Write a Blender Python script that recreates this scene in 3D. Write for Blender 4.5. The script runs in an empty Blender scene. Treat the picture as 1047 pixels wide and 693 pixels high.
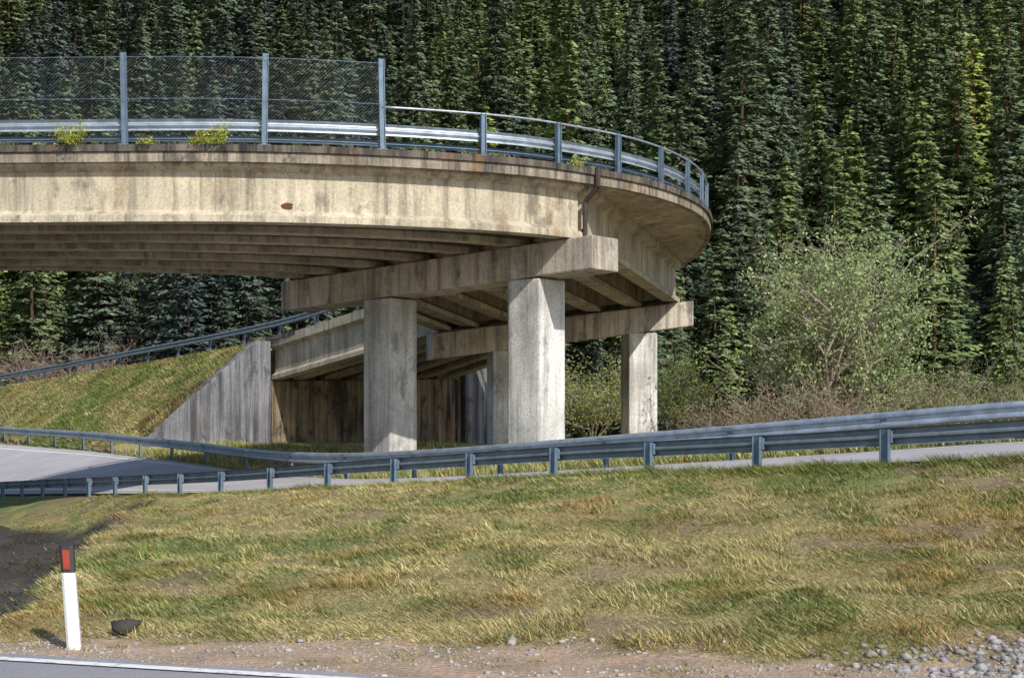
import bpy, math, random
import numpy as np
from mathutils import Vector
random.seed(4); rng=np.random.default_rng(4)
scene=bpy.context.scene
EYE=1.9

# ------------------------------------------------------------ helpers
def link(o,parent=None):
    scene.collection.objects.link(o)
    if parent is not None: o.parent=parent
    return o
def empty(name):
    e=bpy.data.objects.new(name,None); e.empty_display_size=0.2
    return link(e)
def mesh_obj(name,verts,faces,mat=None,parent=None,smooth=False,cols=None,bevel=0):
    me=bpy.data.meshes.new(name)
    verts=np.asarray(verts,dtype=np.float32)
    if isinstance(faces,np.ndarray):
        n=len(faces);k=faces.shape[1]
        me.vertices.add(len(verts)); me.vertices.foreach_set('co',verts.ravel())
        me.loops.add(n*k); me.loops.foreach_set('vertex_index',faces.astype(np.int32).ravel())
        me.polygons.add(n); me.polygons.foreach_set('loop_start',np.arange(0,n*k,k,dtype=np.int32))
        me.polygons.foreach_set('loop_total',np.full(n,k,dtype=np.int32))
        me.update(calc_edges=True); me.validate()
    else:
        me.from_pydata([tuple(map(float,v)) for v in verts],[],faces); me.update()
    if cols is not None:
        a=me.color_attributes.new('Col','FLOAT_COLOR','POINT')
        c=np.ones((len(verts),4),dtype=np.float32); c[:,:3]=cols
        a.data.foreach_set('color',c.ravel())
    if smooth: me.polygons.foreach_set('use_smooth',[True]*len(me.polygons))
    if mat: me.materials.append(mat)
    o=bpy.data.objects.new(name,me); link(o,parent)
    if bevel:
        b=o.modifiers.new('bevel','BEVEL'); b.width=bevel; b.segments=2; b.limit_method='ANGLE'
    return o
def catmull(P,n):
    P=np.asarray(P,float); out=[]
    E=np.vstack([2*P[0]-P[1],P,2*P[-1]-P[-2]])
    for i in range(len(P)-1):
        p0,p1,p2,p3=E[i:i+4]
        for j in range(n):
            t=j/n
            out.append(0.5*((2*p1)+(-p0+p2)*t+(2*p0-5*p1+4*p2-p3)*t*t+(-p0+3*p1-3*p2+p3)*t**3))
    out.append(P[-1]); return np.array(out)
def tang(path):
    t=np.gradient(np.asarray(path)[:,:2],axis=0); t/=np.linalg.norm(t,axis=1)[:,None]+1e-9
    return t
def sweep(name,path,prof,mat,parent=None,closed=True,smooth=False,bevel=0):
    path=np.asarray(path,float); t=tang(path); side=np.stack([t[:,1],-t[:,0]],1) # right side
    k=len(prof); V=[];F=[]
    for p,s in zip(path,side):
        for a,b in prof: V.append((p[0]+s[0]*a,p[1]+s[1]*a,p[2]+b))
    m=k if closed else k-1
    for i in range(len(path)-1):
        for j in range(m):
            a=i*k+j;b=i*k+(j+1)%k
            F.append((a,b,b+k,a+k))
    if closed:
        F.append(tuple(range(k-1,-1,-1))); F.append(tuple((len(path)-1)*k+j for j in range(k)))
    return mesh_obj(name,V,F,mat,parent,smooth,bevel=bevel)
def resample(path,step,start=0.0):
    path=np.asarray(path,float); d=np.r_[0,np.cumsum(np.linalg.norm(np.diff(path[:,:2],axis=0),axis=1))]
    s=np.arange(start,d[-1],step)
    return np.stack([np.interp(s,d,path[:,i]) for i in range(3)],1)
class MB: # mesh builder
    def __init__(s): s.V=[];s.F=[]
    def box(s,c,size,ang=0,tilt=(0,0)):
        n=len(s.V);ca,sa=math.cos(ang),math.sin(ang)
        for dz in (-.5,.5):
            for dx,dy in ((-.5,-.5),(.5,-.5),(.5,.5),(-.5,.5)):
                x=dx*size[0];y=dy*size[1];z=dz*size[2]
                s.V.append((c[0]+x*ca-y*sa+z*tilt[0],c[1]+x*sa+y*ca+z*tilt[1],c[2]+z))
        for f in ((3,2,1,0),(4,5,6,7),(0,1,5,4),(1,2,6,5),(2,3,7,6),(3,0,4,7)): s.F.append(tuple(n+i for i in f))
    def prism(s,p0,p1,w,a,b,c,d): # line p0->p1, width w, z bottom/top at p0 (a,b), p1 (c,d)
        n=len(s.V);p0=np.array(p0[:2],float);p1=np.array(p1[:2],float);t=p1-p0;t/=np.linalg.norm(t);q=np.array([-t[1],t[0]])*w/2
        for p,z in ((p0-q,a),(p0+q,a),(p1+q,c),(p1-q,c),(p0-q,b),(p0+q,b),(p1+q,d),(p1-q,d)): s.V.append((p[0],p[1],z))
        for f in ((0,1,2,3),(7,6,5,4),(4,5,1,0),(5,6,2,1),(6,7,3,2),(7,4,0,3)): s.F.append(tuple(n+i for i in f))
    def tube(s,p0,p1,r0,r1,k=5):
        p0=Vector(p0);p1=Vector(p1);d=(p1-p0).normalized();u=d.orthogonal().normalized();v=d.cross(u);n=len(s.V)
        for p,r in ((p0,r0),(p1,r1)):
            for i in range(k):
                a=2*math.pi*i/k; q=p+u*(math.cos(a)*r)+v*(math.sin(a)*r); s.V.append(tuple(q))
        for i in range(k): s.F.append((n+i,n+(i+1)%k,n+k+(i+1)%k,n+k+i))
    def obj(s,name,mat,parent=None,bevel=0,smooth=False): return mesh_obj(name,s.V,s.F,mat,parent,smooth,bevel=bevel)
_lat={}
def vnoise(x,y,sc,seed=0):
    if seed not in _lat: _lat[seed]=np.random.default_rng(seed+100).random((256,256))
    L=_lat[seed]; x=np.asarray(x)/sc+1000;y=np.asarray(y)/sc+1000
    xi=np.floor(x).astype(int);yi=np.floor(y).astype(int);fx=x-xi;fy=y-yi
    fx=fx*fx*(3-2*fx);fy=fy*fy*(3-2*fy)
    a=L[xi%256,yi%256];b=L[(xi+1)%256,yi%256];c=L[xi%256,(yi+1)%256];d=L[(xi+1)%256,(yi+1)%256]
    return (a*(1-fx)+b*fx)*(1-fy)+(c*(1-fx)+d*fx)*fy
def sstep(t): t=np.clip(t,0,1); return t*t*(3-2*t)

# ------------------------------------------------------------ materials
def newmat(name):
    m=bpy.data.materials.new(name);m.use_nodes=True;nt=m.node_tree
    return m,nt,nt.nodes['Principled BSDF']
def N(nt,t,**k):
    n=nt.nodes.new(t)
    for a,b in k.items(): setattr(n,a,b)
    return n
def noise(nt,vec,scale,detail=4,rough=.55):
    n=N(nt,'ShaderNodeTexNoise');n.inputs['Scale'].default_value=scale;n.inputs['Detail'].default_value=detail;n.inputs['Roughness'].default_value=rough
    if vec is not None: nt.links.new(vec,n.inputs['Vector'])
    return n.outputs['Fac']
def mapping(nt,scale,src=None):
    m=N(nt,'ShaderNodeMapping');m.inputs['Scale'].default_value=scale
    if src is None: src=N(nt,'ShaderNodeTexCoord').outputs['Object']
    nt.links.new(src,m.inputs['Vector']);return m.outputs['Vector']
def ramp(nt,fac,stops):
    r=N(nt,'ShaderNodeValToRGB');e=r.color_ramp.elements
    while len(e)<len(stops): e.new(.5)
    for i,(p,c) in enumerate(stops): e[i].position=p;e[i].color=(*c,1) if len(c)==3 else c
    nt.links.new(fac,r.inputs['Fac']);return r.outputs['Color']
def mix(nt,a,b,fac,mode='MIX'):
    m=N(nt,'ShaderNodeMix',data_type='RGBA',blend_type=mode)
    for v,i in ((fac,0),(a,6),(b,7)):
        if isinstance(v,(int,float)): m.inputs[i].default_value=v
        elif isinstance(v,tuple): m.inputs[i].default_value=(*v,1)
        else: nt.links.new(v,m.inputs[i])
    return m.outputs[2]
def bump(nt,bs,h,strength,dist):
    b=N(nt,'ShaderNodeBump');b.inputs['Strength'].default_value=strength;b.inputs['Distance'].default_value=dist
    nt.links.new(h,b.inputs['Height']);nt.links.new(b.outputs['Normal'],bs.inputs['Normal'])
def concrete(name,base,stain,amount=.5,rust=.3,thr=.5):
    m,nt,bs=newmat(name)
    big=noise(nt,mapping(nt,(1,1,1)),.55,3,.6)
    st=noise(nt,mapping(nt,(3.2,3.2,.16)),1.0,5,.7)
    bl=noise(nt,mapping(nt,(1,1,.6)),1.5,5,.7)
    fine=noise(nt,mapping(nt,(1,1,1)),14,3,.7)
    ru=noise(nt,mapping(nt,(1.1,1.1,.35)),.9,4,.7)
    light=tuple(min(1,c*1.25) for c in base)
    c=ramp(nt,big,[(.3,tuple(x*.70 for x in base)),(.5,base),(.68,light)])
    f=ramp(nt,st,[(thr-.06,(0,0,0)),(thr+.16,(amount,)*3)])
    c=mix(nt,c,stain,f)
    f3=ramp(nt,bl,[(.55,(0,0,0)),(.66,(amount*.85,)*3)])
    c=mix(nt,c,stain,f3)
    f2=ramp(nt,ru,[(.56,(0,0,0)),(.68,(rust,)*3)])
    c=mix(nt,c,(.24,.125,.05),f2)
    c=mix(nt,c,ramp(nt,fine,[(.3,(.70,.70,.70)),(.7,(1.12,1.12,1.12))]),1.0,'MULTIPLY')
    nt.links.new(c,bs.inputs['Base Color']);bs.inputs['Roughness'].default_value=.9
    bump(nt,bs,fine,.5,.02);return m
M_conc=concrete('concrete_beige',(.48,.425,.32),(.14,.12,.095),.8,.45,.53)
M_cap=concrete('concrete_cap',(.50,.45,.37),(.10,.09,.08),.85,.4,.52)
M_pier=concrete('concrete_pier',(.60,.59,.57),(.19,.185,.18),.8,.25,.54)
M_kerb=concrete('concrete_kerb_weathered',(.15,.125,.105),(.02,.019,.018),1.0,.8,.46)
M_fasc=concrete('concrete_fascia',(.32,.275,.21),(.06,.055,.045),.95,.7,.48)
M_wall=concrete('concrete_wall_grey',(.22,.225,.245),(.045,.045,.05),.95,.2,.46)
M_abut=concrete('concrete_abutment_stained',(.33,.25,.16),(.018,.016,.013),1.0,.7,.45)
def metal(name,col,rough=.45,met=.55):
    m,nt,bs=newmat(name)
    n=noise(nt,mapping(nt,(1,1,1)),3,4,.75)
    c=ramp(nt,n,[(.3,tuple(x*.65 for x in col)),(.7,tuple(x*1.2 for x in col))])
    nt.links.new(c,bs.inputs['Base Color']);bs.inputs['Metallic'].default_value=met
    bs.inputs['Roughness'].default_value=rough;return m
M_galv=metal('galvanised_steel',(.40,.46,.53))
M_galv2=metal('galvanised_steel_dull',(.13,.19,.26),.6,.3)
M_galv3=metal('galvanised_steel_weathered',(.22,.265,.32),.5,.4)
M_rust=metal('rusty_pipe',(.05,.035,.03),.8,.1)
def plain(name,col,rough=.6):
    m,nt,bs=newmat(name);n=noise(nt,mapping(nt,(1,1,1)),25,3)
    c=ramp(nt,n,[(.3,tuple(x*.8 for x in col)),(.7,tuple(min(1,x*1.1) for x in col))])
    nt.links.new(c,bs.inputs['Base Color']);bs.inputs['Roughness'].default_value=rough;return m
M_white=plain('white_plastic',(.74,.74,.72),.45)
M_black=plain('black_plastic',(.03,.03,.03))
M_red=plain('red_reflector',(.34,.05,.035),.3)
M_spall=plain('rusty_spall',(.10,.04,.025),.9)
def asphalt(name,a,b):
    m,nt,bs=newmat(name)
    big=noise(nt,mapping(nt,(1,1,1)),.4,5,.7);fine=noise(nt,mapping(nt,(1,1,1)),60,3,.8)
    c=ramp(nt,big,[(.3,a),(.7,b)]);c=mix(nt,c,ramp(nt,fine,[(.3,(.6,.6,.6)),(.7,(1.3,1.3,1.3))]),1.,'MULTIPLY')
    nt.links.new(c,bs.inputs['Base Color']);bs.inputs['Roughness'].default_value=.85;bump(nt,bs,fine,.6,.01);return m
M_asph=asphalt('asphalt_worn',(.33,.31,.33),(.46,.44,.46))
M_asph2=asphalt('asphalt_foreground',(.22,.225,.25),(.30,.305,.335))
m,nt,bs=newmat('road_paint')
n=noise(nt,mapping(nt,(1,1,1)),9,6,.8)
nt.links.new(ramp(nt,n,[(.36,(.3,.3,.31)),(.5,(.72,.72,.70))]),bs.inputs['Base Color']);bs.inputs['Roughness'].default_value=.7
M_paint=m
# ground: vertex colours x noise
m,nt,bs=newmat('ground_soil_grass')
at=N(nt,'ShaderNodeAttribute',attribute_name='Col')
n1=noise(nt,mapping(nt,(1,1,1)),1.3,4,.65);n2=noise(nt,mapping(nt,(1,1,1)),18,4,.75)
c=mix(nt,at.outputs['Color'],ramp(nt,n1,[(.3,(.65,.7,.6)),(.7,(1.25,1.2,1.15))]),1.,'MULTIPLY')
c=mix(nt,c,ramp(nt,n2,[(.3,(.5,.5,.5)),(.7,(1.4,1.4,1.4))]),1.,'MULTIPLY')
nt.links.new(c,bs.inputs['Base Color']);bs.inputs['Roughness'].default_value=1
bump(nt,bs,n2,1.0,.06);M_ground=m
def foliage(name,transl=.25):
    m,nt,bs=newmat(name);out=nt.nodes['Material Output'];nt.nodes.remove(bs)
    at=N(nt,'ShaderNodeAttribute',attribute_name='Col');c=at.outputs['Color']
    if name=='conifer_needles':
        oi=N(nt,'ShaderNodeObjectInfo');c=mix(nt,c,oi.outputs['Color'],1.,'MULTIPLY')
    d=N(nt,'ShaderNodeBsdfDiffuse');nt.links.new(c,d.inputs['Color'])
    if transl>0:
        tr=N(nt,'ShaderNodeBsdfTranslucent');nt.links.new(c,tr.inputs['Color'])
        mx=N(nt,'ShaderNodeMixShader');mx.inputs[0].default_value=transl
        nt.links.new(d.outputs[0],mx.inputs[1]);nt.links.new(tr.outputs[0],mx.inputs[2]);nt.links.new(mx.outputs[0],out.inputs[0])
    else: nt.links.new(d.outputs[0],out.inputs[0])
    return m
M_leaf=foliage('leaves',.35);M_grass=foliage('grass_blades',.0);M_conif=foliage('conifer_needles',0)
M_bark=plain('bark',(.10,.08,.065),.9)
M_twig=plain('grey_twigs',(.26,.21,.17),.9)
M_stone=concrete('stones',(.40,.38,.37),(.14,.13,.13),.6,.3)

# ------------------------------------------------------------ terrain data (x, y, z of the two road edges)
NEAR=np.array([(-160,190,-3),(-45,95,-1.6),(-27,70,-1.1),(-21,62,-.77),(-17.15,56,-.48),(-14.56,52,-.29),(-12.09,48,-.11),(-10.07,45,.04),(-8,42,.19),(-6.15,39.7,.36),(-4.29,37.5,.54),(-2.51,35.5,.68),(-.71,33.6,.83),(1.05,31.6,.99),(2.8,29.7,1.1),(4.48,27.8,1.2),(6.18,26,1.33),(7.92,24.5,1.46),(9.6,23.1,1.58),(14,20.3,1.8),(20,18,2.0),(40,14,2.4),(160,8,3)])
FAR=np.array([(-160,220,0),(-50,112,1.9),(-36,95,1.6),(-26.8,82,1.3),(-18.5,70,1.02),(-11.9,59,.67),(-8.38,53,.42),(-5.55,48.5,.38),(-3.18,45,.5),(-.89,42,.68),(1.31,39.5,.88),(3.49,37,1.08),(5.6,34.7,1.27),(7.72,32.5,1.47),(9.99,30.5,1.70),(13.5,28,1.9),(19,25.5,2.1),(26,24,2.3),(45,21,2.6),(160,15,3.2)])
def smooth_tab(T):
    xs=np.arange(-160,160,.5); ys=np.interp(xs,T[:,0],T[:,1]);zs=np.interp(xs,T[:,0],T[:,2])
    k=np.ones(7)/7
    ys[3:-3]=np.convolve(ys,k,'valid');zs[3:-3]=np.convolve(zs,k,'valid');return xs,ys,zs
NX,NY,NZ=smooth_tab(NEAR);FX,FY,FZ=smooth_tab(FAR)
yn=lambda x:np.interp(x,NX,NY);zn=lambda x:np.interp(x,NX,NZ)
yf=lambda x:np.interp(x,FX,FY);zf=lambda x:np.interp(x,FX,FZ)
yt=lambda x:np.interp(x,[-60,-5,-.2,2.7,6,20,60],[16,14.35,13.75,12.7,12.0,10,4])
L0=np.array([-11.6,74.]);LD=np.array([-.68,.73]);LN=np.array([-.73,-.68])
def ts(x,y): return (x-L0[0])*LD[0]+(y-L0[1])*LD[1],(x-L0[0])*LN[0]+(y-L0[1])*LN[1]
def rz(t): return 6.05-.056*np.maximum(t,0)
def road_z(x,y):
    f=(y-yn(x))/(yf(x)-yn(x));return zn(x)+(zf(x)-zn(x))*f,f
def gx(x,y): return -4.85-(y-15)*.174+.5*(vnoise(x,y,1.7,3)-.5)
def gully(x,y): return sstep((gx(x,y)-x)/1.3)
def height(x,y,detail=True):
    x=np.asarray(x,float);y=np.asarray(y,float)
    Yn,Yf,Zn,Zf,Yt=yn(x),yf(x),zn(x),zf(x),yt(x)
    Ns=np.maximum(Yn-.7,Yt+1)
    t=np.clip((y-Yt)/(Ns-Yt),0,1)
    z=Zn*np.power(t,.62)
    bumps=.34*(vnoise(x,y,2.6,1)-.5)+.2*(vnoise(x,y,.9,2)-.5)+.08*(vnoise(x,y,.4,4)-.5)
    z=z+bumps*sstep(t*8)*sstep((1-t)*6)
    g=gully(x,y)*(y>Yt-.4)*(y<Yn)
    gz=np.interp(y,[14,16,20,28,38,46,56],[0,-.3,-.7,-1.0,-1.2,-1.0,-.7])+.3*(vnoise(x,y,1.2,5)-.5)+.25*(vnoise(x,y,.5,25)-.5)
    back=sstep((y-(Yn-6))/5.5)
    gz=gz*(1-back)+Zn*back
    z=z*(1-g)+gz*g
    rzv,f=road_z(x,y)
    z=np.where((y>=Yn)&(y<=Yf),rzv-.06,z)
    q=sstep((y-Yf-.5)/9)
    zb=Zf*(1-q)+1.25*q+.3*(vnoise(x,y,3,6)-.5)*q
    z=np.where(y>Yf,zb,z)
    # embankment of the ramp
    T,S=ts(x,y)
    w=sstep((T-.15)/.45)
    top=rz(T)-.06
    bank=np.where(S>.3,top-(S-.3)*.66+.45*(vnoise(x,y,1.5,7)-.5)*np.minimum(S,1)+.15*(vnoise(x,y,.6,27)-.5),np.where(S<-12.3,top-(-12.3-S)*.6,top))
    z=np.where((w>0)&(y>Yf+.3),np.maximum(z,z*(1-w)+bank*w),z)
    ys=124+np.clip(-x-35,0,60)*.3
    hh=np.clip(y-ys,0,220)
    hill=.58*hh+9*(vnoise(x,y,38,8)-.5)*np.minimum(hh/25,1)
    z=z+hill*(hh>0)
    return z
def axis(fine_a,fine_b,step,lo,hi):
    a=list(np.arange(fine_a,fine_b,step));s=step;v=fine_b
    while v<hi: a.append(v);s*=1.12;v+=s
    a.append(hi);s=step;v=fine_a
    while v>lo: s*=1.12;v-=s;a.insert(0,max(v,lo))
    return np.array(a)
xs=axis(-36,16,.33,-1500,1500)
ys=np.concatenate([axis(10,34,.22,-600,34)[:-1],np.arange(34,100,.35)]);v=100;s=.35;ex=[]
while v<1500: ex.append(v);s=min(s*1.1,60);v+=s
ys=np.unique(np.concatenate([ys,ex]))
X,Y=np.meshgrid(xs,ys);Xf=X.ravel();Yf_=Y.ravel();Z=height(Xf,Yf_)
def patch(x,y): # 0 straw .. 1 green
    b=np.where(y>yf(x),.06,0)+.25*sstep((gx(x,y)-x)/.5)*(y<yn(x))
    return sstep((.35*vnoise(x,y*.6,2.6,11)+.35*vnoise(x,y,.9,12)+.3*vnoise(x,y,.3,13)+b-.46)/.24)
def bare(x,y): return sstep((.6*vnoise(x,y*.5,1.3,41)+.4*vnoise(x,y,.45,42)-.66)/.08)
STRAW=np.array([.49,.41,.19]);GREEN=np.array([.18,.24,.065]);DIRT=np.array([.46,.33,.25]);DITCH_SHADE=np.array([.05,.043,.042]);FLOOR=np.array([.02,.028,.016])
def shadezone(x,y): return sstep((gx(x,y)-x+.1)/.35)*sstep((yn(x)-5.5+1.0*(x+13.9)+2.*(vnoise(x,y,1.,15)-.5)-y)/1.0)*sstep((y-14.9)/.8)*(y<yn(x))  # mask of the ditch slope's shade, painted into the ground colour
def gcol(x,y):
    p=patch(x,y)[:,None]
    c=STRAW*.62*(1-p)+GREEN*.8*p
    b=bare(x,y)[:,None];c=c*(1-b)+np.array([.26,.19,.12])*b
    d=sstep((yt(x)+.55*(vnoise(x,y,.5,14)-.5)+.15-y)/.25)[:,None];c=c*(1-d)+DIRT*d
    g=shadezone(x,y)[:,None];c=c*(1-g)+DITCH_SHADE*g*(.4+1.2*vnoise(x*1.5+y*.5,y*.5,.6,55)[:,None])
    T,S=ts(x,y)
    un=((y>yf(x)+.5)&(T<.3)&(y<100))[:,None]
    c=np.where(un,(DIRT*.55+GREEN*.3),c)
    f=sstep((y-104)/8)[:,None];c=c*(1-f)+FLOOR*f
    return c
ny,nx=X.shape
idx=np.arange(ny*nx).reshape(ny,nx)
Fq=np.stack([idx[:-1,:-1],idx[:-1,1:],idx[1:,1:],idx[1:,:-1]],-1).reshape(-1,4)
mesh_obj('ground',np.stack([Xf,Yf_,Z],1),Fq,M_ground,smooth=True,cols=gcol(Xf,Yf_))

# ------------------------------------------------------------ roads
def road_strip(name,f0,f1,dz,mat,x0=-60,x1=60,step=.5,rows=6):
    xx=np.arange(x0,x1,step);V=[];
    for r in np.linspace(f0,f1,rows):
        y=yn(xx)+(yf(xx)-yn(xx))*r;z=zn(xx)+(zf(xx)-zn(xx))*r+dz
        V.append(np.stack([xx,y,z],1))
    V=np.concatenate(V);n=len(xx);i=np.arange(n*rows).reshape(rows,n)
    F=np.stack([i[:-1,:-1],i[:-1,1:],i[1:,1:],i[1:,:-1]],-1).reshape(-1,4)
    return mesh_obj(name,V,F,mat)
road_strip('ramp_road',.05,.95,.02,M_asph)
road_strip('road_marking',.12,.145,.03,M_paint,rows=2)
road_strip('road_marking',.86,.88,.03,M_paint,rows=2)
ed=lambda x:11.72-.36*x
V=[];
for x in np.arange(-60,30,.25):
    e=ed(x)+.05*math.sin(x*3)+.04*math.sin(x*7.3)+random.uniform(-.03,.03)
    V+= [(x,e,.012),(x-3.2,e-9,.02)]
F=[(2*i,2*i+1,2*i+3,2*i+2) for i in range(len(V)//2-1)]
mesh_obj('main_road',V,F,M_asph2)
V=[]
for x in np.arange(-60,30,1.0):
    V+=[(x-.05,ed(x)-.22,.024),(x-.1,ed(x)-.37,.024)]
mesh_obj('road_marking',V,[(2*i,2*i+1,2*i+3,2*i+2) for i in range(len(V)//2-1)],M_paint)

# ------------------------------------------------------------ guardrails
WB=[(0,.0),(.07,.03),(.08,.06),(.07,.10),(0,.14),(0,.18),(.07,.22),(.08,.25),(.07,.29),(0,.32)]
def guardrail(path,side,step,h=.75,start=0,bh=.32,beammat=None,postmat=None,name='guardrail',pw=.12):
    e=empty(name);path=np.asarray(path)
    sc=bh/.32
    prof=[(side*(.07+a),h-bh+b*sc) for a,b in WB]
    sweep('w_beam',path,prof,beammat or M_galv,e,closed=False)
    mb=MB();P=resample(path,step,start);tt=tang(P)
    for p,t in zip(P,tt):
        a=math.atan2(t[1],t[0])
        zz=p[2];s=(t[1]*side,-t[0]*side)
        mb.box((p[0],p[1],zz+(h-.02)/2-.15),(pw,.012,h+.28),a)
        mb.box((p[0]+t[0]*(pw/2-.005),p[1]+t[1]*(pw/2-.005),zz+(h-.02)/2-.15),(.012,.09,h+.28),a)
        mb.box((p[0]-t[0]*(pw/2-.005),p[1]-t[1]*(pw/2-.005),zz+(h-.02)/2-.15),(.012,.09,h+.28),a)
        mb.box((p[0]+s[0]*.05,p[1]+s[1]*.05,zz+h-bh/2),(pw+.04,.07,.2),a)
    mb.obj('posts',postmat or M_galv2,e)
    mb=MB()
    for p,t in zip(P,tt):
        a=math.atan2(t[1],t[0]);s=(t[1]*side,-t[0]*side)
        for bz in (.06,.25): mb.box((p[0]+s[0]*.165,p[1]+s[1]*.165,p[2]+h-bh+bz*sc),(.3,.014,.05),a)
    mb.obj('beam_laps',M_galv3,e)
    return e
xx=np.arange(-34,30,.5)
nearp=np.stack([xx,yn(xx)-.15,zn(xx)-.03],1)
d=np.r_[0,np.cumsum(np.linalg.norm(np.diff(nearp[:,:2],axis=0),axis=1))];s0=np.interp(6.18,xx,d)
gr=guardrail(nearp,-1,2.62,.64,s0%2.62,.29,beammat=M_galv3,pw=.16)
farp=np.stack([xx,yf(xx)+.1,zf(xx)+.02],1)
guardrail(farp,1,4.0,.78,1,.34)

# ------------------------------------------------------------ overpass
ROWS=[((-60,44,9.3),(-60,53,8.9)),((-30,42.6,9.5),(-30,51.9,9.1)),((-13.8,42.3,9.6),(-17,51.9,9.2)),((-6.7,42.5,9.65),(-12,52.8,9.2)),((-.77,44.1,9.65),(-9.2,53.8,9.2)),
((2.5,46.5,9.67),(-7.5,55,9.15)),((4.7,49.2,9.67),(-6.6,56.8,9.0)),((6.4,53,9.68),(-5.4,59,8.7)),((7.35,57.5,9.68),(-4.3,61.3,8.3)),((7.7,62,9.6),(-3.5,63,8.0)),
((7.4,66.4,9.4),(-3.2,64,7.9)),((5.6,71,8.7),(-4.3,66,7.6)),((2.2,75.5,7.7),(-7,69,7.1)),((-2.7,80.2,6.6),(-11.6,74,6.3)),((-12.5,90.5,5.7),(-21,84,5.4)),((-22.5,101.5,4.9),(-31,95,4.6)),((-37.5,117.5,3.9),(-46,111,3.6))]
NS=8
OUT=catmull([r[0] for r in ROWS],NS);INN=catmull([r[1] for r in ROWS],NS)
br=empty('highway_overpass')
cr=INN-OUT;cl=np.linalg.norm(cr[:,:2],axis=1);cu=cr/cl[:,None]
def acr(i,dist,inner=False): # offset along crossfall
    return (INN[i]-cu[i]*dist) if inner else (OUT[i]+cu[i]*dist)
def strip(name,sections,mat,closed=True,bev=0):
    k=len(sections[0]);V=[v for s in sections for v in s];F=[]
    for i in range(len(sections)-1):
        for j in range(k if closed else k-1):
            a=i*k+j;b=i*k+(j+1)%k;F.append((a,a+k,b+k,b))
    if closed: F.append(tuple(range(k)));F.append(tuple((len(sections)-1)*k+j for j in range(k-1,-1,-1)))
    return mesh_obj(name,V,F,mat,br,bevel=bev)
Z3=lambda p,dz:(p[0],p[1],p[2]+dz)
nb=13*NS+1
sec=[]
for i in range(nb):
    sec.append([Z3(acr(i,.10),-.19),Z3(acr(i,.24),-.44),Z3(acr(i,.5),-.30),Z3(acr(i,.5,True),-.30),Z3(acr(i,.24,True),-.44),Z3(acr(i,.10,True),-.19)])
strip('deck_slab',sec,M_conc)
for inner in (False,True):
    sec=[]
    for i in range(nb):
        sec.append([Z3(acr(i,.05,inner),-.19),Z3(acr(i,.05,inner),-.46),Z3(acr(i,.22,inner),-.46),Z3(acr(i,.22,inner),-.19)])
    strip('fascia',sec,M_fasc)
    sec=[]
    for i in range(nb):
        sec.append([Z3(acr(i,-.02,inner),.0),Z3(acr(i,-.02,inner),-.185),Z3(acr(i,.6,inner),-.185),Z3(acr(i,.6,inner),.0)])
    strip('kerb',sec,M_kerb)
sec=[[Z3(acr(i,.62),-.06),Z3(acr(i,.62,True),-.06)] for i in range(len(OUT))]
strip('deck_carriageway',sec,M_asph,closed=False)
GP=[(.30,0),(.30,.18),(.11,.34),(.11,1.38),(.38,1.52),(.38,1.80),(-.38,1.80),(-.38,1.52),(-.11,1.38),(-.11,.34),(-.30,.18),(-.30,0)]
fr=[.055,.21,.37,.53,.69,.85,.955]
GH=2.03
for f in fr:
    P=[OUT[i]*(1-f)+INN[i]*f for i in range(0,5*NS+1)]
    P=np.array(P);P[:,2]-=GH
    t=P[-1]-P[-2];t/=np.linalg.norm(t);P[-1]-=t*.08
    sweep('girder',P,GP,M_conc,br)
    if f==fr[0]:
        tt=tang(P)
        for xq,zq,w_,h_,off in ((-6.45,.47,.15,.09,.125),(2.1,.25,.2,.09,.24)):
            j=int(np.argmin(abs(P[:,0]-xq)));p=P[j];t=tt[j];s=np.array([t[1],-t[0]])
            V=[]
            for k in range(11):
                a=2*math.pi*k/11;r=random.uniform(.55,1.3);V.append((p[0]+t[0]*w_*math.cos(a)*r+s[0]*off,p[1]+t[1]*w_*math.cos(a)*r+s[1]*off,p[2]+zq+h_*math.sin(a)*r))
            mesh_obj('rust_spall',V,[tuple(range(11))],M_spall,br)
GP2=[(a,b+(.12 if b>1.7 else 0)) for a,b in GP]
for a,b in ((5,10),(10,13)):
    for f in fr:
        A=OUT[a*NS]*(1-f)+INN[a*NS]*f;B=OUT[b*NS]*(1-f)+INN[b*NS]*f
        A[2]-=GH;B[2]-=GH;t=(B-A)/np.linalg.norm(B-A);A=A+t*.10;B=B-t*.08
        sweep('girder',[A+(B-A)*s for s in np.linspace(0,1,5)],GP2,M_conc,br)
# diaphragms, caps, piers
def bent(row,ext0,ext1,piers,xonly=None,capw=1.3,caph=1.0,pw=1.28):
    i=row*NS;o=OUT[i];n=INN[i];u=cu[i]
    a=o-u*ext0;b=n+u*ext1
    mb=MB();mb.prism(a,b,capw,a[2]-GH-.03-caph,a[2]-GH-.03,b[2]-GH-.03-caph,b[2]-GH-.03)
    mb.obj('pier_cap',M_cap,br,bevel=.04)
    mb=MB();a2=o+u*1.0;b2=n-u*.8
    mb.prism(a2,b2,.28,a2[2]-GH+.25,a2[2]-.32,b2[2]-GH+.25,b2[2]-.32);mb.obj('diaphragm',M_conc,br)
    ang=math.atan2(u[1],u[0])
    for d_,zb in piers:
        p=o+u*d_;mb=MB();zt=p[2]-GH-caph-.05
        mb.box((p[0],p[1],(zt+zb)/2),(pw,pw,zt-zb),ang);mb.obj('pier',M_pier,br,bevel=.07)
bent(5,.35,.2,[(2.3,.2),(8.6,.2)])
bent(10,.1,.2,[(2.1,.2),(7.9,.2)],caph=1.05,pw=1.25)
i=int(1.35*NS);u=cu[i];a=OUT[i];b=INN[i]
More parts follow.
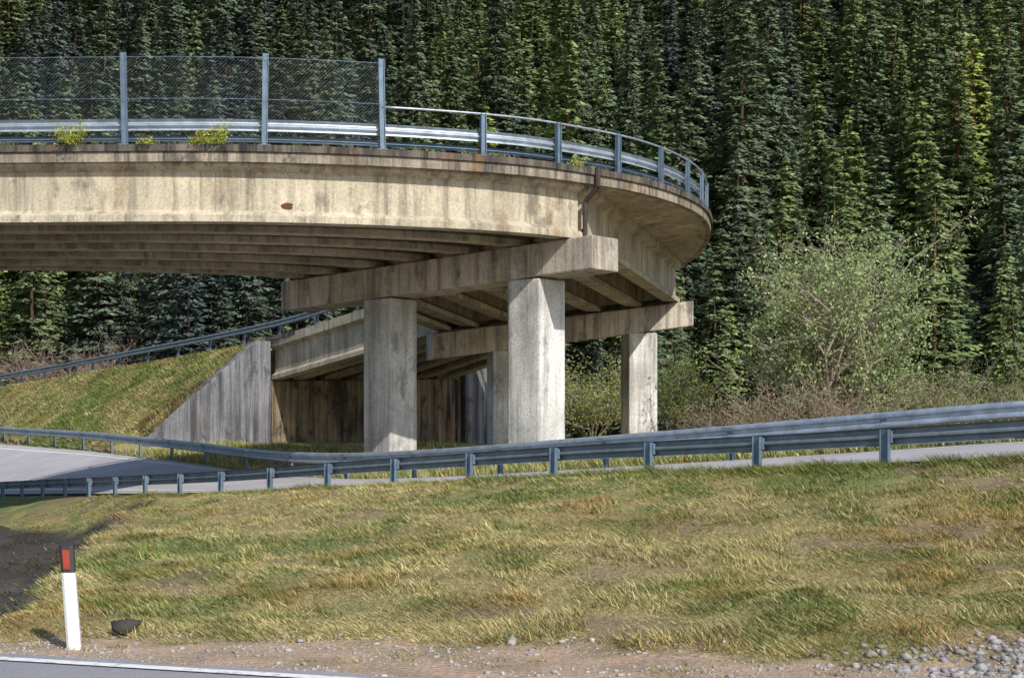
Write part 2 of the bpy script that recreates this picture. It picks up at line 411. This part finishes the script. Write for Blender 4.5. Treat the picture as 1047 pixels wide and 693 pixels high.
mb=MB();mb.prism(a,b,1.3,a[2]-GH-1.03,a[2]-GH-.03,b[2]-GH-1.03,b[2]-GH-.03);mb.obj('pier_cap',M_cap,br,bevel=.04)
for d_ in (2,7): 
    p=a+u*d_;mb=MB();mb.box((p[0],p[1],(p[2]-GH-1.05-2)/2),(1.28,1.28,p[2]-GH-1.05+2),math.atan2(u[1],u[0]));mb.obj('pier',M_pier,br,bevel=.07)
# abutment
i=13*NS;o=OUT[i];n=INN[i];u=cu[i];back=np.array([-.57,.82,0])
mb=MB();a=o+back*.6;b=n+back*.6;mb.prism(a,b,1.5,-.5,a[2]-GH-.04,-.5,b[2]-GH-.04)
mb.obj('abutment_wall',M_abut,br,bevel=.03)
mb=MB();a=o+back*1.1;b=n+back*1.1;mb.prism(a,b,.5,a[2]-GH-.04,a[2]-.02,b[2]-GH-.04,b[2]-.02);mb.obj('abutment_backwall',M_abut,br)
def wing(P0,P1,z0,z1,th=.5):
    P0=np.array(P0,float);P1=np.array(P1,float);t=(P1-P0)/np.linalg.norm(P1-P0);q=np.array([-t[1],t[0]])
    if q@LD<0:q=-q
    V=[];F=[]
    for off in (0,th):
        for p,z in ((P0,-.5),(P1,-.5),(P1,z1),(P0+t*.7,z0),(P0,z0)):
            V.append((p[0]+q[0]*off,p[1]+q[1]*off,z))
    F=[(0,1,2,3,4),(9,8,7,6,5)]+[(j,j+5,(j+1)%5+5,(j+1)%5) for j in range(5)]
    mesh_obj('wing_wall',V,F,M_wall,br,bevel=.03)
Wn=np.array([n[0],n[1]])
wing(Wn+np.array([.25,-.3]),(-16.5,69.8),6.1,1.5,.55)
wing((o[0]+.3,o[1]-.1),(o[0]+5.2,o[1]+3.8),6.5,1.8,.55)
# drain pipe at expansion joint
i=5*NS;p=acr(i,-.06);mb=MB()
q=p+cu[i]*.35+np.array([-.1,.05,0])
mb.tube((p[0],p[1],p[2]+.02),(p[0],p[1],p[2]-.55),.09,.08,8)
mb.tube((p[0],p[1],p[2]-.55),(q[0],q[1],q[2]-.95),.07,.07,8)
mb.tube((q[0],q[1],q[2]-.95),(q[0],q[1],q[2]-2.0),.07,.07,8)
mb.obj('drain_pipe',M_rust,br)

# ------------------------------------------------------------ railing on outer edge
edge=np.array([acr(i,.18) for i in range(0,13*NS+1)])
D=np.r_[0,np.cumsum(np.linalg.norm(np.diff(edge[:,:2],axis=0),axis=1))]
def at_s(s): return np.array([np.interp(s,D,edge[:,k]) for k in range(3)])
def s_of_x(x): 
    j=8*NS;return np.interp(x,edge[:j,0],D[:j])
def path_s(a,b,st=.4): return np.array([at_s(s) for s in np.arange(a,b,st)]+[at_s(b)])
rail=empty('bridge_railing')
sF=s_of_x(-3.6);full=path_s(D[5],D[-1])
sweep('w_beam',full,[(-(.09+a),.42+b) for a,b in WB],M_galv,rail,closed=False)
sweep('w_beam_lower',full,[(-(.09+a),.12+b*.5) for a,b in WB],M_galv2,rail,closed=False)
low=path_s(sF,D[-1])
cir=[(.032*math.cos(a),1.2+.032*math.sin(a)) for a in np.linspace(0,2*math.pi,9)[:-1]]
sweep('top_rail',low,cir,M_galv,rail,smooth=True)
mb=MB();s=sF+2.95
while s<D[-1]:
    p=at_s(s);t=at_s(s+.1)-p;a=math.atan2(t[1],t[0])
    mb.box((p[0],p[1],p[2]+.6),(.16,.02,1.24),a)
    for sg in (-1,1): mb.box((p[0]+math.cos(a)*.07*sg,p[1]+math.sin(a)*.07*sg,p[2]+.6),(.02,.12,1.24),a)
    mb.box((p[0],p[1],p[2]+.02),(.28,.22,.03),a)
    s+=2.6
mb.obj('posts',M_galv2,rail)
fence=empty('chain_link_fence')
mb=MB();s=sF;ps=[]
while s>D[6]:
    ps.append(s);p=at_s(s);t=at_s(s+.1)-p;a=math.atan2(t[1],t[0])
    ti=(-.02 if len(ps)%2 else .012,0)
    mb.box((p[0],p[1],p[2]+1.25),(.16,.03,2.55),a,ti)
    for sg in (-1,1): mb.box((p[0]+math.cos(a)*.07*sg,p[1]+math.sin(a)*.07*sg,p[2]+1.25),(.02,.12,2.55),a,ti)
    mb.box((p[0],p[1],p[2]+.02),(.3,.26,.03),a)
    s-= 3.2 if len(ps)==1 else 3.8
mb.obj('posts',M_galv2,fence)
V=[];F=[]
def wire(s0,z0,s1,z1,w=.0034):
    a=at_s(s0);b=at_s(s1);nn=len(V)
    L=math.hypot(s1-s0,z1-z0);dx=(z1-z0)/L*w/2;dz=(s1-s0)/L*w/2
    ds=(b-a)/max(1e-6,np.linalg.norm((b-a)[:2]))
    for q,z,sg in ((a,z0,1),(a,z0,-1),(b,z1,-1),(b,z1,1)):
        V.append((q[0]-ds[0]*dx*sg,q[1]-ds[1]*dx*sg-.09,q[2]+z+dz*sg))
    F.append((nn,nn+1,nn+2,nn+3))
S0=D[12];zt,zb=2.38,.08;H=zt-zb;s=S0;cell=.10
sE=sF
while s<sE:
    if s+H<=sE: wire(s,zb,s+H,zt)
    else: wire(s,zb,sE,zb+(sE-s))
    if s-H>=S0: wire(s,zb,s-H,zt)
    s+=cell
s=sE+cell/2
while s<sE+H-.05:
    wire(sE,zb+(s-sE),s-H,zt);s+=cell
mesh_obj('wire_mesh',V,F,M_galv3,fence)
fw=path_s(D[12],sF)
for z in (.1,1.25,2.38):
    sweep('tension_wire',fw,[(-.0+.09+a,z+b) for a,b in ((0,0),(.01,0),(.01,.012),(0,.012))],M_galv2,fence)
# inner side guardrail (bridge and ramp)
inn=np.array([acr(i,.2,True) for i in range(0,16*NS+1)])
guardrail(resample(inn,.8),-1,3.0,.72,1.0,.3,beammat=M_galv3)
g=np.array([acr(i,.2) for i in range(13*NS,16*NS+1)])
guardrail(resample(g,.8),1,3.0,.75,1.0,beammat=M_galv3)

# ------------------------------------------------------------ delineator post
dp=empty('delineator_post');bx,by=-3.8,13.62
def tri_post(name,z0,z1,mat,grow=0,lean=-.075,topslope=0):
    V=[]
    for k,z in enumerate((z0,z1)):
        cx=bx+lean*z;w=.062+grow;dd=.05+grow
        for a,b in ((-w,-dd),(-w*.55,-dd-.02),(w*.55,-dd-.02),(w,-dd),(w*.7,dd),(-w*.7,dd)):
            V.append((cx+a,by+b,z+(topslope*(b+dd) if k else 0)))
    F=[tuple(range(5,-1,-1)),tuple(range(6,12))]+[(j,(j+1)%6,(j+1)%6+6,j+6) for j in range(6)]
    mesh_obj(name,V,F,mat,dp,bevel=.006)
tri_post('post_body',-.1,.67,M_white)
tri_post('black_band',.67,.90,M_black,.001)
tri_post('top_cap',.90,.912,M_black,.0,topslope=.5)
z0,z1=.70,.87;V=[]
for z in (z0,z1):
    for a in (-.030,.030):
        for b in (-.078,-.068): V.append((bx-.075*z+a,by+b,z))
mesh_obj('red_reflector',V,[(0,2,3,1),(4,5,7,6),(0,1,5,4),(2,6,7,3),(0,4,6,2),(1,3,7,5)],M_red,dp)

# ------------------------------------------------------------ stones
ico=[];t_=(1+5**.5)/2
for a,b in ((-1,t_),(1,t_),(-1,-t_),(1,-t_)): ico.append((a,b,0))
for a,b in ((-1,t_),(1,t_),(-1,-t_),(1,-t_)): ico.append((0,a,b))
for a,b in ((t_,-1),(t_,1),(-t_,-1),(-t_,1)): ico.append((a,0,b))
ico=np.array(ico)/1.9
icf=np.array([(0,11,5),(0,5,1),(0,1,7),(0,7,10),(0,10,11),(1,5,9),(5,11,4),(11,10,2),(10,7,6),(7,1,8),(3,9,4),(3,4,2),(3,2,6),(3,6,8),(3,8,9),(4,9,5),(2,4,11),(6,2,10),(8,6,7),(9,8,1)])
def stones(name,px,py,size,mat=M_stone):
    n=len(px);pz=height(px,py)
    v=ico[None]*size[:,None,None]*rng.uniform(.6,1.3,(n,12,1))*rng.uniform(.6,1.2,(n,1,3))*np.array([1,1,.7])
    v=v+np.stack([px,py,pz+size*.15],1)[:,None]
    f=icf[None]+12*np.arange(n)[:,None,None]
    return mesh_obj(name,v.reshape(-1,3),f.reshape(-1,3),mat)
n=3200;px=rng.uniform(-6,6,n);py=ed(px)+rng.uniform(0,1,n)**1.2*(yt(px)+.35-ed(px));py=np.maximum(py,10.5)
k=vnoise(px,py,.5,51)>.35;stones('gravel',px[k],py[k],(rng.uniform(.005,.018,n)*rng.choice([1,1,1,1,2.0],n))[k])
n=1000;px=rng.normal(4.3,.8,n);py=rng.normal(12.5,.24,n)-(px-4)*.12;stones('gravel',px,py,rng.uniform(.01,.045,n)*rng.choice([.6,1,1.2],n),concrete('grey_rubble',(.34,.33,.34),(.10,.10,.11),.8,.2))
for (px,py,sz) in ((0,13.75,.075),(2.95,12.8,.06),(-1.2,13.85,.035),(3.2,12.7,.07),(-3.35,13.9,.03),(-1.9,14.0,.04),(3.7,12.35,.08)):
    stones('rock',np.array([px]),np.array([py]),np.array([sz]))
M_dkr=plain('dark_rock',(.045,.04,.036),.9)
stones('rock',np.array([-3.55]),np.array([14.35]),np.array([.17]),M_dkr).location.z=.05
n=260;px=rng.uniform(-12,-5,n);py=rng.uniform(16,40,n);k=gully(px,py)>.3;stones('gravel',px[k],py[k],rng.uniform(.02,.07,k.sum()),M_dkr)

# ------------------------------------------------------------ grass
def blades(name,x,y,h,w,green,lean=.6,zoff=0,zarr=None,ldm=-2.3,lds=.9,dark=1.0):
    n=len(x);z=(height(x,y) if zarr is None else zarr)-.01+zoff
    a=rng.uniform(0,2*math.pi,n);ld=rng.normal(ldm,lds,n);L=np.abs(rng.normal(lean,.35,n))
    hx=np.cos(ld)*L*h;hy=np.sin(ld)*L*h
    V=np.empty((n,3,3))
    V[:,0]=np.stack([x-np.cos(a)*w,y-np.sin(a)*w,z],1)
    V[:,1]=np.stack([x+np.cos(a)*w,y+np.sin(a)*w,z],1)
    V[:,2]=np.stack([x+hx,y+hy,z+h],1)
    g=np.clip(green,0,1)[:,None]
    br_=rng.uniform(.65,1.35,(n,1))*(.70+.64*vnoise(x,y,.45,61))[:,None]*dark
    straw=np.where(rng.random((n,1))<.25,np.array([.64,.56,.34]),STRAW)
    brown=sstep((vnoise(x,y,1.1,63)-.55)/.25)[:,None];straw=straw*(1-brown*np.array([.18,.30,.38]))
    c=(straw*(1-g)+GREEN*g)*br_
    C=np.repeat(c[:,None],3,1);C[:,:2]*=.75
    return mesh_obj(name,V.reshape(-1,3),np.arange(n*3).reshape(n,3),M_grass,cols=C.reshape(-1,3))
def sample(n,x0,x1,y0,y1):
    y=y0*(y1/y0)**rng.random(n);x=rng.uniform(x0,x1,n)*1.0;return x,y
x,y=sample(640000,-1,1,12.3,48);x=x*(.36*y+.5)
k=(y>yt(x)+.6*(vnoise(x,y,.5,14)-.5))&(y<yn(x)-.1)
k&=(rng.random(len(x))>shadezone(x,y)*.985)
k&=(rng.random(len(x))>bare(x,y)*.75)
k&=~((x>3)&(y<12.9)&(rng.random(len(x))<.75))
x=x[k];y=y[k]
p=patch(x,y);top=sstep((y-yn(x)+2.0)/1.2)
g=(rng.random(len(x))<.13+.52*p+.6*top).astype(float)*rng.uniform(.6,1,len(x))
h=rng.uniform(.02,.048,len(x))*(1+.4*p)*(.6+.9*vnoise(x,y,.6,21))*(1+1.8*top)
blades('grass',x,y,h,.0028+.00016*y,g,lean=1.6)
x,y=sample(14000,-1,1,12.8,36);x=x*(.36*y)
k=(y>yt(x)+.1)&(y<yn(x)-.2)&(vnoise(x,y,.5,22)>.62)&(shadezone(x,y)<.2);x=np.repeat(x[k],14)+rng.normal(0,.05,k.sum()*14);y=np.repeat(y[k],14)+rng.normal(0,.05,k.sum()*14)
blades('grass',x,y,rng.uniform(.05,.12,len(x)),.0035+.00018*y,(rng.random(len(x))<.2+.6*patch(x,y)).astype(float),lean=.9)
# sparse blades in the ditch, darkened to stand for its shade
x=rng.uniform(-14,-4.8,26000);y=rng.uniform(15,46,26000);k=(shadezone(x,y)>.5)&(vnoise(x+y*.4,y*.6,.7,81)>.35);blades('ditch_shade_blades',x[k],y[k],rng.uniform(.02,.08,k.sum()),.012+0*x[k],(rng.random(k.sum())<.15).astype(float),lean=1.4,dark=.22)
# weeds in the gravel shoulder
n=300;cx=rng.uniform(-5.5,5.5,n);cy=ed(cx)+rng.uniform(.3,1,n)*(yt(cx)-ed(cx)+.2);k=vnoise(cx,cy,.7,71)>.5;cx=np.repeat(cx[k],16);cy=np.repeat(cy[k],16)
cx=cx+rng.normal(0,.04,len(cx));cy=cy+rng.normal(0,.04,len(cy));blades('grass',cx,cy,rng.uniform(.02,.07,len(cx)),.005+0*cx,(rng.random(len(cx))<.5).astype(float),lean=1.)
# ramp embankment & far verge
T=rng.uniform(0.4,40,130000);S=rng.uniform(-.3,8,130000);x=L0[0]+T*LD[0]+S*LN[0];y=L0[1]+T*LD[1]+S*LN[1]
k=y>yf(x)+.4;x=x[k];y=y[k];blades('grass',x,y,rng.uniform(.05,.16,len(x)),.018+0*x,(rng.random(len(x))<.33+.5*patch(x,y)).astype(float),dark=.9,lean=1.2)  # bank blades darkened slightly in colour for tree shadow
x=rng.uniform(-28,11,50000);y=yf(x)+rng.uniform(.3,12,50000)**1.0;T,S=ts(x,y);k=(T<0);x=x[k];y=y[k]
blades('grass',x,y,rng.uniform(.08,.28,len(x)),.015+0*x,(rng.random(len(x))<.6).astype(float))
n=9000;s=rng.uniform(0,6.5,n);o_=np.abs(rng.normal(0,.3,n));x=L0[0]+s*LN[0]+LD[0]*(.2+o_);y=L0[1]+s*LN[1]+LD[1]*(.2+o_)
blades('grass',x,y,rng.uniform(.08,.25,n),.025+0*x,(rng.random(n)<.15).astype(float),zarr=np.maximum(height(x,y),6.2-s*.72)-.05,dark=.5)
# grass tufts on the kerb
n=1500;ss=np.repeat(rng.uniform(D[10],D[70],75),20)+rng.normal(0,.07,1500);pp=np.array([at_s(q) for q in ss])
blades('kerb_grass',pp[:,0],pp[:,1]+rng.uniform(-.12,.1,n),rng.uniform(.05,.2,n),.008+0*ss,(rng.random(n)<.6).astype(float),zarr=pp[:,2]+.01)

# ------------------------------------------------------------ shrubs / trees
def leaves_mesh(name,P,size,colA,colB,parent,flat=.0):
    n=len(P);a=rng.normal(size=(n,3));a/=np.linalg.norm(a,axis=1)[:,None];b=rng.normal(size=(n,3));b-=a*(a*b).sum(1)[:,None];b/=np.linalg.norm(b,axis=1)[:,None]
    s=(size*rng.uniform(.6,1.4,n))[:,None]
    V=np.stack([P-a*s*.5,P+b*s*.32,P+a*s*.5,P-b*s*.32],1)
    f=rng.random((n,1))**1.3;c=(np.array(colA)*(1-f)+np.array(colB)*f)*rng.uniform(.75,1.2,(n,1))
    return mesh_obj(name,V.reshape(-1,3),np.arange(4*n).reshape(n,4),M_leaf,parent=parent,cols=np.repeat(c[:,None],4,1).reshape(-1,3))
def shrub(name,x,y,height_,width,nleaf,size,cA,cB,stems=7,levels=3,seed=0,up=.7,spreadleaf=.28,mat=None,zbase=None,r0=None,wp=2,keep=1.0):
    R=random.Random(seed);e=empty(name);z=float(height(np.array([x]),np.array([y]))[0]) if zbase is None else zbase
    mb=MB();tips=[];r0=r0 or height_*.012
    def grow(p,d,L,r,l):
        q=p
        for k in range(3):
            d=(d+Vector((R.gauss(0,.12),R.gauss(0,.12),R.gauss(.04,.08)))).normalized()
            nq=q+d*(L/3);mb.tube(q,nq,r*(1-k*.22),r*(1-(k+1)*.22),4 if l<2 else 3);q=nq
            if l>=levels-2: tips.append(tuple(q))
            if l<levels:
                for c in range(R.choice((1,2)) if l>0 else 2):
                    sd=Vector((R.gauss(0,1),R.gauss(0,1),R.gauss(.35,.5))).normalized()
                    grow(q,(d*.55+sd*.75).normalized(),L*R.uniform(.45,.68),r*.5,l+1)
    for s in range(stems):
        a=2*math.pi*s/stems+R.uniform(-.4,.4);t=R.uniform(.15,1.0)*width/height_*.62
        d=Vector((math.cos(a)*t,math.sin(a)*t,up)).normalized()
        k_=min(.15,width*.1)
        grow(Vector((x+math.cos(a)*k_,y+math.sin(a)*k_,z-.05)),d,height_*R.uniform(.45,.70),r0,0)
    mb.obj('stems',mat or M_bark,e)
    tp=np.array(tips)
    if nleaf:
        wgt=rng.random(len(tp))**wp+.02
        if wp>2: wgt*=sstep((vnoise(tp[:,0]+tp[:,1]*.6,tp[:,2]+tp[:,1]*.5,1.3,77)-.30)/.35)+.06
        wgt/=wgt.sum()
        P=tp[rng.choice(len(tp),nleaf,p=wgt)]+rng.normal(0,spreadleaf,(nleaf,3))
        if zbase is not None: P[:,2]=np.maximum(P[:,2],zbase+.02)
        leaves_mesh('foliage',P,size,cA,cB,e)
    return e
YG=(.25,.33,.13);YG2=(.46,.53,.28)
shrub('deciduous_tree',12.4,60,8.1,8.8,23000,.125,YG,YG2,stems=9,levels=3,seed=3,spreadleaf=.20,mat=M_twig,wp=3,r0=.11)
shrub('bush',9.4,56,2.5,4.2,2600,.08,(.24,.20,.12),(.36,.29,.18),stems=18,levels=2,seed=5,mat=M_twig,spreadleaf=.2)
shrub('bush',11.4,55,2.9,4.5,2600,.08,(.24,.20,.12),(.36,.29,.19),stems=18,levels=2,seed=6,mat=M_twig,spreadleaf=.2)
shrub('bush',7.9,60,2.2,3.5,2200,.08,(.24,.20,.13),(.34,.28,.18),stems=18,levels=2,seed=16,mat=M_twig,spreadleaf=.2)
shrub('bush',15.0,56,2.6,5,4500,.09,(.20,.21,.10),(.32,.31,.16),stems=12,levels=2,seed=7,spreadleaf=.22,mat=M_twig)
shrub('bush',18.5,58,2.8,5,4500,.09,(.18,.20,.10),(.28,.30,.14),stems=10,levels=2,seed=8,spreadleaf=.22,mat=M_twig)
shrub('bush',-2.6,86,6.0,4,8000,.13,(.28,.30,.08),(.45,.42,.14),stems=8,levels=2,seed=9,spreadleaf=.3,mat=M_twig)
shrub('bush',4.6,88,5,5,5500,.13,(.22,.27,.08),(.36,.38,.14),stems=10,levels=2,seed=10,spreadleaf=.32,mat=M_twig)
shrub('bush',1.2,92,5,5,5500,.13,(.22,.26,.09),(.38,.38,.16),stems=10,levels=2,seed=12,spreadleaf=.32,mat=M_twig)
shrub('bush',9.5,95,6,6,6000,.14,(.12,.16,.05),(.22,.24,.08),stems=8,levels=2,seed=13,spreadleaf=.32)
for k,(bx_,by_) in enumerate(((-37,106),(-33,108),(-29.5,110),(-41,108),(23,84),(29,90),(34,86),(19,92))):
    shrub('bush',bx_,by_,4.5,5,3000,.10,(.20,.14,.10) if k<4 else (.14,.17,.06),(.32,.23,.16) if k<4 else (.24,.28,.10),stems=14,levels=2,seed=20+k,mat=M_twig,spreadleaf=.3)
for k,(xx_,sz) in enumerate(((-11.9,.75),(-8.0,.65),(-9.9,.3),(-8.6,.3),(1.9,.35))):
    p=at_s(s_of_x(xx_));shrub('weed',p[0],p[1]-.12,sz,sz*1.4,900 if sz>.4 else 200,.055,(.30,.36,.05),(.60,.56,.10),stems=8,levels=1,seed=30+k,spreadleaf=.08,zbase=p[2],r0=.006)

# conifers: whorls of drooping boughs, each carrying many small needle sprays
def conifer(name,seed,H=20.,R0=2.6,whorls=34,sparse=1.0,base=(.045,.07,.04)):
    R=np.random.default_rng(seed);V=[];C=[];k=6;T=[]
    for zz,r in ((0,.26),(H*.98,.02)):
        for j in range(k): V.append((r*math.cos(j*2*math.pi/k),r*math.sin(j*2*math.pi/k),zz));C.append((.07,.05,.04))
    for j in range(k):
        a,b=j,(j+1)%k;T+=[(a,b,b+k),(a,b+k,a+k)]
    base=np.array(base);V=[np.array(V)];C=[np.array(C)];T=[np.array(T)];nv=2*k
    for w in range(whorls):
        f=(w+R.uniform(-.4,.4))/whorls;z=H*(.07+.93*min(1,f));fr_=max(0,1-f)
        rad=R0*(fr_**.9)*R.uniform(.78,1.15)+.10
        nbr=max(4,int(8*sparse*(fr_*.7+.4)))
        for b in range(nbr):
            az=R.uniform(0,2*math.pi);L=rad*R.uniform(.55,1.2);dx,dy=math.cos(az),math.sin(az);tone=R.uniform(.7,1.3)
            n=int(4+L*6)
            u=R.uniform(.12,1,n)**.75
            spread=(.34*(1-u)+.08)*L*R.normal(0,.75,n)
            px=dx*L*u-dy*spread;py=dy*L*u+dx*spread
            pz=z-.34*L*u+.14*L*u**3-.28*np.abs(spread)+R.normal(0,.07,n)
            P=np.stack([px,py,pz],1)
            aa=az+R.normal(0,.6,n)+np.sign(spread)*.5;le=R.uniform(.28,.58,n)
            A=np.stack([np.cos(aa)*le,np.sin(aa)*le,-le*R.uniform(.15,.6,n)],1)
            B=np.stack([-np.sin(aa),np.cos(aa),R.normal(0,.4,n)],1)*(R.uniform(.10,.19,n)[:,None])
            vv=np.stack([P-A*.3,P+B,P+A,P-B-np.array([0,0,.10])],1).reshape(-1,3)
            ii=nv+4*np.arange(n)
            T.append(np.concatenate([np.stack([ii,ii+1,ii+2],1),np.stack([ii,ii+2,ii+3],1)]))
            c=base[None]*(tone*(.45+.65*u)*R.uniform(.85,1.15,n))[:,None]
            C.append(np.repeat(c,4,0));V.append(vv);nv+=4*n
    return mesh_obj(name,np.concatenate(V),np.concatenate(T),M_conif,cols=np.concatenate(C))
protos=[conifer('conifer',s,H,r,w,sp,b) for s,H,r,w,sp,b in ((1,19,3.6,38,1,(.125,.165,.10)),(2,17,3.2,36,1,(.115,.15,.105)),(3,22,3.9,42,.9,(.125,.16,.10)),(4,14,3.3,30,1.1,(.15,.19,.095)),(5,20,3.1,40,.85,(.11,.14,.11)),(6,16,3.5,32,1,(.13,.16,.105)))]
meshes=[p.data for p in protos];print('tris',[len(m.polygons) for m in meshes])
for p in protos: bpy.data.objects.remove(p)
forest=empty('conifer_forest')
def put(me,x,y,s,par,nm):
    z=float(height(np.array([x]),np.array([y]))[0])
    o=bpy.data.objects.new(nm,me);o.location=(x,y,z-.3);o.rotation_euler=(random.gauss(0,.025),random.gauss(0,.025),random.uniform(0,6.28))
    o.scale=(s*random.uniform(.85,1.2),)*2+(s*random.uniform(.85,1.15),);link(o,par)
    # stand-to-stand variation of the foliage colour, with haze painted in as a cool tint
    q=float(.6*vnoise(x,y,24,91)+.4*vnoise(x,y,9,92));r=random.random()
    warm=np.array([1.35,1.38,.92]);cool=np.array([.78,.78,.98]);t=min(1,max(0,(q-.30)/.36-max(0,x)*.004));c=cool*(1-t)+warm*t
    if r>.95: c=c*np.array([1.35,1.25,.9])
    c=c*random.uniform(.8,1.15);o.color=(*[float(v) for v in c],1)
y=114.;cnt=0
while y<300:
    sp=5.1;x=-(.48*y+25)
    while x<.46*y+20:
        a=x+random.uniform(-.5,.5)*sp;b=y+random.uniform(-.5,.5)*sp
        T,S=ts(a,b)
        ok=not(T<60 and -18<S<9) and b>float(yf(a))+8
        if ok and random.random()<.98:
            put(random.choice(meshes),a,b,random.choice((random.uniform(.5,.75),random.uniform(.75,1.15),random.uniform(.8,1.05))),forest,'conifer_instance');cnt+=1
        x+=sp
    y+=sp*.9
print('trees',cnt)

# ------------------------------------------------------------ light, world, camera
sun_v=Vector((.50,-.87,0)).normalized()*math.cos(math.radians(38))+Vector((0,0,math.sin(math.radians(38))))
sl=bpy.data.lights.new('sun','SUN');sl.energy=5.0;sl.angle=math.radians(.5);sl.color=(1,.95,.86)
so=link(bpy.data.objects.new('sun',sl));so.rotation_euler=sun_v.to_track_quat('Z','Y').to_euler();so.location=(20,-20,40)
w=bpy.data.worlds.new('World');scene.world=w;w.use_nodes=True;nt=w.node_tree
sk=nt.nodes.new('ShaderNodeTexSky');sk.sky_type='NISHITA';sk.sun_disc=False;sk.sun_elevation=math.radians(38);sk.sun_rotation=math.radians(150)
nt.links.new(sk.outputs[0],nt.nodes['Background'].inputs[0]);nt.nodes['Background'].inputs[1].default_value=.15
scene.view_settings.view_transform='Standard';scene.view_settings.look='None';scene.view_settings.exposure=0
cd=bpy.data.cameras.new('camera');cam=link(bpy.data.objects.new('camera',cd));cam.location=(0,0,EYE);cam.rotation_euler=(math.radians(90),0,0)
cd.sensor_width=36;cd.lens=36*1600/1047;cd.shift_y=93.5/1047;cd.clip_end=4000;cd.clip_start=.1
scene.camera=cam
